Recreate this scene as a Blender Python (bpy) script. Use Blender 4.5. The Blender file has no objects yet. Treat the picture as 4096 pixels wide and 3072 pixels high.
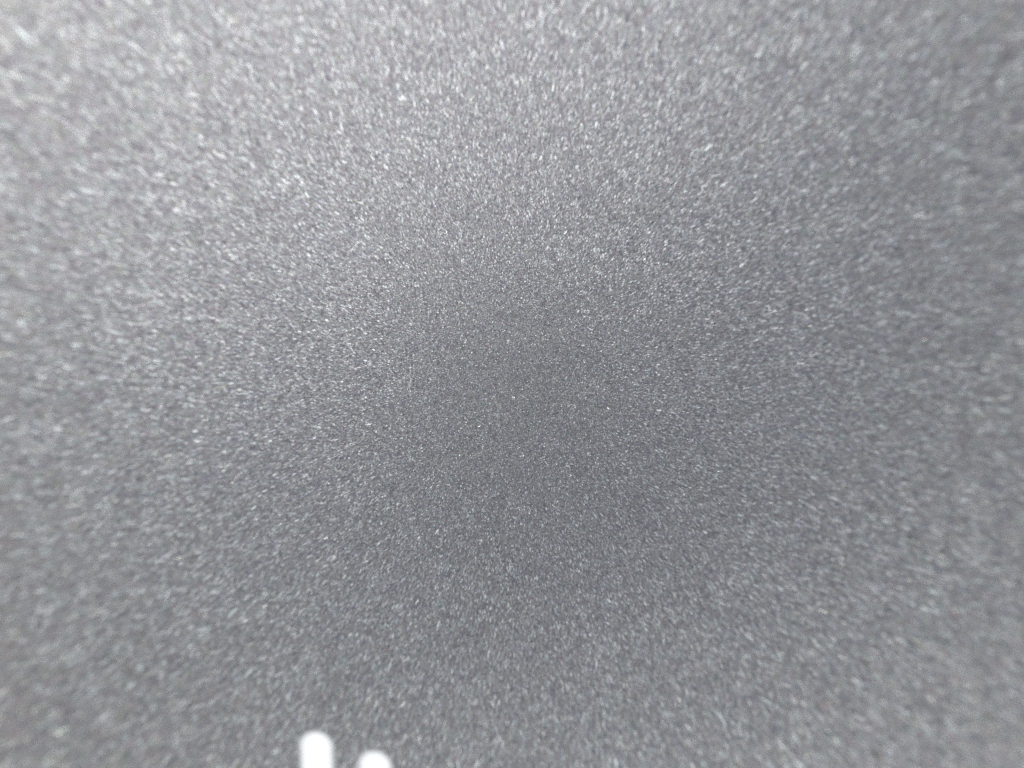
import bpy, bmesh, math, random
import numpy as np

S = bpy.context.scene
MM = 0.001

# ---------------------------------------------------------------- camera
DIST = 20.0 * MM                      # lens to surface: a super-macro snapshot
cam_d = bpy.data.cameras.new('camera')
cam = bpy.data.objects.new('camera', cam_d)
S.collection.objects.link(cam)
TILT = (math.radians(7.0), math.radians(-4.5), 0.0)      # the casing leans a little towards the lower edge of the picture
from mathutils import Vector, Matrix, Euler
TM = Euler(TILT).to_matrix().to_4x4()
cam.matrix_world = TM @ Matrix.Translation((0, 0, DIST))  # square on to the casing
cam_d.sensor_width = 36.0
cam_d.lens = 24.0
cam_d.clip_start = 0.0005
cam_d.clip_end = 10.0
cam_d.dof.use_dof = True
cam_d.dof.focus_distance = DIST
cam_d.dof.aperture_fstop = 11.5
S.camera = cam

# ---------------------------------------------------------------- daylight
SUN_EL, SUN_AZ = math.radians(36.0), math.radians(-25.0)   # azimuth from +Y, negative = to the left
w = bpy.data.worlds.new('World'); S.world = w; w.use_nodes = True
nt = w.node_tree
for n in list(nt.nodes): nt.nodes.remove(n)
sky = nt.nodes.new('ShaderNodeTexSky'); sky.sky_type = 'NISHITA'; sky.sun_disc = False
sky.sun_elevation = SUN_EL; sky.sun_rotation = SUN_AZ
sky.air_density = 2.0; sky.dust_density = 0.2; sky.ozone_density = 1.0
bg = nt.nodes.new('ShaderNodeBackground'); bg.inputs['Strength'].default_value = 0.15
wo = nt.nodes.new('ShaderNodeOutputWorld')
hsv = nt.nodes.new('ShaderNodeHueSaturation'); hsv.inputs['Saturation'].default_value = 0.24      # thin overcast: a nearly grey sky
nt.links.new(sky.outputs['Color'], hsv.inputs['Color']); nt.links.new(hsv.outputs['Color'], bg.inputs['Color']); nt.links.new(bg.outputs['Background'], wo.inputs['Surface'])
sl = bpy.data.lights.new('sun', 'SUN'); sl.energy = 0.5; sl.angle = math.radians(100); sl.color = (1.0, 0.91, 0.86)
sun = bpy.data.objects.new('sun', sl); S.collection.objects.link(sun)
sd = Vector((math.cos(SUN_EL)*math.sin(SUN_AZ), math.cos(SUN_EL)*math.cos(SUN_AZ), math.sin(SUN_EL)))
sun.rotation_euler = (-sd).to_track_quat('-Z', 'Y').to_euler()
sun.location = sd * 0.3

S.view_settings.view_transform = 'Standard'; S.view_settings.look = 'None'
S.view_settings.exposure = 0.87; S.view_settings.gamma = 1.0; S.view_settings.use_curve_mapping = False
S.cycles.use_denoising = False
S.cycles.sample_clamp_direct = 6.0
S.cycles.sample_clamp_indirect = 3.0

# ---------------------------------------------------------------- the panel's shape
BEND, BEND_R = 0.22, 9.0 * MM         # the casing is slightly convex: flat in the middle, falling away all round
HX, HY, TH = 23.0 * MM, 18.5 * MM, 1.6 * MM
def top_z(x, y): return -BEND * ((x*x + y*y + BEND_R*BEND_R)**0.5 - BEND_R)

def view_point(px, py):
    """where the ray through a pixel of the 4096 x 3072 photograph meets the panel"""
    dx, dy = (px-2048)/4096*1.5, -(py-1536)/4096*1.5
    t = DIST
    for _ in range(20): t = DIST - top_z(dx*t, dy*t)
    return dx*t, dy*t

# ---------------------------------------------------------------- materials
def new_mat(name):
    m = bpy.data.materials.new(name); m.use_nodes = True
    t = m.node_tree
    return m, t, t.nodes['Principled BSDF']

A_GRAIN = 10.0 * MM                   # the grain lengthens away from the middle over about this distance
def paint_material():
    m, t, b = new_mat('metallic_paint')
    N, L = t.nodes.new, t.links.new
    def math_(op, a, c=None):
        n = N('ShaderNodeMath'); n.operation = op
        for i, v in enumerate((a, c)):
            if v is None: continue
            if isinstance(v, (int, float)): n.inputs[i].default_value = v
            else: L(v, n.inputs[i])
        return n.outputs[0]
    def vmath(op, a, c=None, scale=None):
        n = N('ShaderNodeVectorMath'); n.operation = op
        for i, v in enumerate((a, c)):
            if v is None: continue
            if isinstance(v, tuple): n.inputs[i].default_value = v
            else: L(v, n.inputs[i])
        if scale is not None:
            if isinstance(scale, (int, float)): n.inputs['Scale'].default_value = scale
            else: L(scale, n.inputs['Scale'])
        return n.outputs['Value'] if op in ('LENGTH', 'DOT_PRODUCT') else n.outputs['Vector']
    tc = N('ShaderNodeTexCoord')
    flat = vmath('MULTIPLY', tc.outputs['Object'], (1.0, 1.0, 0.0))
    r2 = vmath('DOT_PRODUCT', flat, flat)
    s = math_('POWER', math_('ADD', math_('MULTIPLY', r2, 1/A_GRAIN**2), 1.0), -0.5)
    p = vmath('SCALE', flat, scale=s)
    def voro(cell):
        v = N('ShaderNodeTexVoronoi'); v.voronoi_dimensions = '2D'; v.feature = 'F1'
        v.inputs['Scale'].default_value = 1/(cell*MM)
        L(p, v.inputs['Vector'])
        return v.outputs['Color']
    c1, c2 = voro(0.050), voro(0.11)
    tilt = vmath('SCALE', vmath('ADD', c1, (-.5, -.5, -.5)), scale=0.45)
    tilt2 = vmath('SCALE', vmath('ADD', c2, (-.5, -.5, -.5)), scale=0.2)
    g = N('ShaderNodeNewGeometry')
    nrm = vmath('NORMALIZE', vmath('ADD', g.outputs['Normal'], vmath('ADD', tilt, tilt2)))
    L(nrm, b.inputs['Normal'])
    sep = N('ShaderNodeSeparateColor'); L(c1, sep.inputs[0])
    mr = N('ShaderNodeMapRange'); L(sep.outputs[2], mr.inputs[0])
    mr.inputs[3].default_value = 0.32; mr.inputs[4].default_value = 0.6
    L(mr.outputs[0], b.inputs['Roughness'])
    mix = N('ShaderNodeMix'); mix.data_type = 'RGBA'; mix.inputs['Factor'].default_value = 0.05
    mix.inputs['A'].default_value = (0.178, 0.174, 0.181, 1); L(c1, mix.inputs['B'])
    bc = vmath('SCALE', mix.outputs['Result'], scale=math_('ADD', math_('MULTIPLY', sep.outputs[0], 0.5), 0.75))
    L(bc, b.inputs['Base Color'])
    b.inputs['Metallic'].default_value = 1.0
    return m

def flake_material(name, grey, low, high, power, rough):
    m, t, b = new_mat(name)
    N, L = t.nodes.new, t.links.new
    g = N('ShaderNodeNewGeometry')
    wn = N('ShaderNodeTexWhiteNoise'); wn.noise_dimensions = '1D'
    L(g.outputs['Random Per Island'], wn.inputs['W'])
    mix = N('ShaderNodeMix'); mix.data_type = 'RGBA'; mix.inputs['Factor'].default_value = 0.05
    mix.inputs['A'].default_value = (grey, grey*.970, grey*1.0, 1); L(wn.outputs['Color'], mix.inputs['B'])
    sp = N('ShaderNodeSeparateColor'); L(wn.outputs['Color'], sp.inputs[0])
    pw = N('ShaderNodeMath'); pw.operation = 'POWER'; L(sp.outputs[1], pw.inputs[0]); pw.inputs[1].default_value = power
    ml = N('ShaderNodeMath'); ml.operation = 'MULTIPLY_ADD'; L(pw.outputs[0], ml.inputs[0])
    ml.inputs[1].default_value = high-low; ml.inputs[2].default_value = low
    vs = N('ShaderNodeVectorMath'); vs.operation = 'SCALE'; L(mix.outputs['Result'], vs.inputs[0]); L(ml.outputs[0], vs.inputs['Scale'])
    L(vs.outputs[0], b.inputs['Base Color'])
    mr = N('ShaderNodeMapRange'); L(wn.outputs['Value'], mr.inputs[0])
    mr.inputs[3].default_value = rough[0]; mr.inputs[4].default_value = rough[1]
    L(mr.outputs[0], b.inputs['Roughness'])
    b.inputs['Metallic'].default_value = 1.0
    return m

def print_material():
    m, t, b = new_mat('white_print')
    N, L = t.nodes.new, t.links.new
    tc = N('ShaderNodeTexCoord')
    no = N('ShaderNodeTexNoise'); no.inputs['Scale'].default_value = 9000; L(tc.outputs['Object'], no.inputs['Vector'])
    r = N('ShaderNodeMix'); r.data_type = 'RGBA'; L(no.outputs[0], r.inputs['Factor'])
    r.inputs['A'].default_value = (0.80, 0.80, 0.80, 1); r.inputs['B'].default_value = (0.86, 0.86, 0.855, 1)
    L(r.outputs['Result'], b.inputs['Base Color'])
    b.inputs['Roughness'].default_value = 0.5
    at = N('ShaderNodeAttribute'); at.attribute_name = 'ink'
    L(at.outputs['Fac'], b.inputs['Alpha'])
    return m

M_PAINT, M_PRINT = paint_material(), print_material()
M_FLAKE = flake_material('aluminium_flake', 0.23, 0.85, 1.2, 1.0, (0.34, 0.5))
M_BRIGHT = flake_material('glint_aluminium_flake', 0.45, 0.42, 1.75, 2.6, (0.18, 0.34))  # glints painted in: random flakes get a much lighter base colour

# ---------------------------------------------------------------- the panel itself
def link(name, me, mat, parent=None, smooth=True):
    me.materials.append(mat)
    o = bpy.data.objects.new(name, me); S.collection.objects.link(o)
    if smooth: me.polygons.foreach_set('use_smooth', [True]*len(me.polygons))
    if parent: o.parent = parent
    return o

def panel_mesh():
    nx, ny = 92, 74
    xs, ys = np.linspace(-HX, HX, nx), np.linspace(-HY, HY, ny)
    bm = bmesh.new()
    top = [[bm.verts.new((x, y, top_z(x, y))) for x in xs] for y in ys]
    for j in range(ny-1):
        for i in range(nx-1):
            bm.faces.new((top[j][i], top[j][i+1], top[j+1][i+1], top[j+1][i]))
    rim = top[0][:] + [top[j][-1] for j in range(1, ny)] + top[-1][-2::-1] + [top[j][0] for j in range(ny-2, 0, -1)]
    prev = rim
    for k in range(1, 6):                                   # rounded shoulder, then the side wall
        a = k/5*math.pi/2
        ring = []
        for v in rim:
            f = Vector((v.co.x/HX, v.co.y/HY, 0)); f = Vector((math.copysign(1, f.x) if abs(f.x) > .999 else 0, math.copysign(1, f.y) if abs(f.y) > .999 else 0, 0))
            q = v.co + f*(0.6*MM*math.sin(a)); q.z -= 0.6*MM*(1-math.cos(a))
            ring.append(bm.verts.new(q))
        for i in range(len(rim)):
            j = (i+1) % len(rim); bm.faces.new((prev[i], ring[i], ring[j], prev[j]))
        prev = ring
    low = [bm.verts.new((v.co.x, v.co.y, -8.0*MM)) for v in prev]
    for i in range(len(rim)):
        j = (i+1) % len(rim); bm.faces.new((prev[i], low[i], low[j], prev[j]))
    bm.faces.new(low[::-1])
    bmesh.ops.recalc_face_normals(bm, faces=bm.faces)
    me = bpy.data.meshes.new('metal_panel'); bm.to_mesh(me); bm.free()
    return me

panel = link('metal_panel', panel_mesh(), M_PAINT)
panel.rotation_euler = TILT
panel['label'] = 'silver grey metallic flake painted panel with two white printed strokes at its lower edge'
panel['category'] = 'metal panel'

STROKES = ((1266, 2926, 124, 0.02), (1498, 3004, 124, -0.03))
# ---------------------------------------------------------------- flakes of the paint: real slivers lying at slightly different tilts
def under_print(x, y):
    hit = np.zeros(len(x), bool)
    for (px, py, wpx, lean) in STROKES:
        x0, y0 = view_point(px, py); x1, _ = view_point(px+wpx, py); hw = (x1-x0)/2
        yy = np.clip(y, y0-hw-4.5*MM, y0-hw)
        hit |= np.hypot(x - x0 - (yy-y0)*lean, y - yy) < hw - 0.03*MM
    return hit
def flakes(name, n, seed, half, spread, stretch, widen, thin_out, sigma):
    """n pentagonal slivers on the panel; their length grows with the distance from its middle"""
    rng = np.random.default_rng(seed)
    x = rng.uniform(-HX*.97, HX*.97, n); y = rng.uniform(-HY*.97, HY*.97, n)
    r = np.hypot(x, y)
    keep = (rng.random(n) < (1 + (r/A_GRAIN)**2)**-thin_out) & ~under_print(x, y)
    x, y, r = x[keep], y[keep], r[keep]; n = len(x)
    q = 1 + (r/A_GRAIN)**2
    size = rng.lognormal(math.log(half), spread, n)
    a = size*(1 + stretch*(r/A_GRAIN)**1.75)*rng.uniform(.75, 1.35, n)             # half length along the radius
    b = size*(1 + widen*r/A_GRAIN)*rng.uniform(.7, 1.2, n)
    sg = sigma[0] + (sigma[1]-sigma[0])*rng.random(n)**2
    sl_ = BEND/np.sqrt(x*x + y*y + BEND_R**2)
    th = np.arctan2(y, x) + rng.normal(0, .18, n) + (rng.random(n) - .5)*2*math.pi*np.clip(1 - r/(4*MM), 0, 1)
    tu, tv = rng.normal(0, 1, n)*sg*np.clip(1.3*b/a, .1, 1), rng.normal(0, 1, n)*sg    # long slivers lie flat lengthwise and roll sideways
    nrm = np.stack([x*sl_ + tu*np.cos(th) - tv*np.sin(th), y*sl_ + tu*np.sin(th) + tv*np.cos(th), np.ones(n)], 1)
    nrm /= np.linalg.norm(nrm, axis=1)[:, None]
    u = np.stack([np.cos(th), np.sin(th), np.zeros(n)], 1)
    u -= nrm*np.sum(u*nrm, 1)[:, None]; u /= np.linalg.norm(u, axis=1)[:, None]
    v = np.cross(nrm, u)
    # the lower end of a tilted sliver dips into the paint, so that only part of it stands clear
    c = np.stack([x, y, top_z(x, y) + rng.uniform(.004, .010, n)*MM], 1)
    ang = np.array([0, 72, 144, 216, 288])*math.pi/180
    co = np.empty((n, 5, 3))
    for k in range(5):
        jr = rng.uniform(.8, 1.15, n)
        co[:, k] = c + u*(a*np.cos(ang[k])*jr)[:, None] + v*(b*np.sin(ang[k])*jr)[:, None]
    me = bpy.data.meshes.new(name)
    me.vertices.add(n*5); me.vertices.foreach_set('co', co.astype(np.float32).ravel())
    me.loops.add(n*5); me.loops.foreach_set('vertex_index', np.arange(n*5, dtype=np.int32))
    me.polygons.add(n); me.polygons.foreach_set('loop_start', np.arange(0, n*5, 5, dtype=np.int32))
    me.polygons.foreach_set('loop_total', np.full(n, 5, dtype=np.int32))
    me.update(calc_edges=True)
    return me
fl = link('flakes', flakes('flakes', 700000, 7, 0.015*MM, .25, 6.0, 0.2, 1.5, (.08, .18)), M_FLAKE, panel, smooth=False)
fl['kind'] = 'stuff'
gl = link('bright_flakes', flakes('bright_flakes', 2100000, 11, 0.0090*MM, .28, 8.5, 0.15, 2.0, (.10, .40)), M_BRIGHT, panel, smooth=False)
gl['kind'] = 'stuff'

# ---------------------------------------------------------------- the two white printed strokes (their round upper ends show)
FEATHER = 0.17*MM                    # the ink thins out over its rim
def stroke(px, py_top, wpx, lean):
    x0, y0 = view_point(px, py_top); x1, _ = view_point(px+wpx, py_top)
    hw = (x1-x0)/2; yc = y0-hw; length = 4.5*MM; bot = yc-length
    bm = bmesh.new(); ink = bm.verts.layers.float.new('ink')
    ends = np.linspace(0, math.pi, 25)
    def ring(rad, lift, amount):
        pts = [(rad*math.cos(a), yc+rad*math.sin(a)) for a in ends]
        pts += [(-rad, yc-length*k/12) for k in range(1, 12)]
        pts += [(rad*math.cos(a), bot+rad*math.sin(a)) for a in ends+math.pi]
        pts += [(rad, yc-length*k/12) for k in range(11, 0, -1)]
        out = []
        for x, y in pts:
            v = bm.verts.new((x0 + x + (y-y0)*lean, y, 0)); v.co.z = top_z(v.co.x, y) + lift; v[ink] = amount; out.append(v)
        return out
    rings = [ring(hw + FEATHER*f, lift*MM, amount) for f, lift, amount in ((1, .034, 0), (.5, .036, .2), (0, .038, .62), (-.5, .039, .92), (-1, .040, 1))]
    n = len(rings[0])
    for a, b in zip(rings, rings[1:]):
        for i in range(n): bm.faces.new((a[i], a[(i+1) % n], b[(i+1) % n], b[i]))
    mid = [bm.verts.new((x0+(y-y0)*lean, y, top_z(x0, y)+.041*MM)) for y in np.linspace(yc, bot, 13)]
    for v in mid: v[ink] = 1
    near = lambda v: min(range(13), key=lambda k: abs(mid[k].co.y-min(max(v.co.y, bot), yc)))
    for i in range(n):
        p, q = rings[-1][i], rings[-1][(i+1) % n]; a, b = near(p), near(q)
        if a == b: bm.faces.new((p, q, mid[a]))
        else: bm.faces.new((p, q, mid[b], mid[a]))
    bmesh.ops.recalc_face_normals(bm, faces=bm.faces)
    if sum(f.normal.z for f in bm.faces) < 0: bmesh.ops.reverse_faces(bm, faces=bm.faces)
    me = bpy.data.meshes.new('printed_stroke'); bm.to_mesh(me); bm.free()
    return link('printed_stroke', me, M_PRINT, panel)
s1 = stroke(*STROKES[0]); s1['label'] = 'longer white printed stroke with a round upper end'
s2 = stroke(*STROKES[1]); s2['label'] = 'shorter white printed stroke with a round upper end'
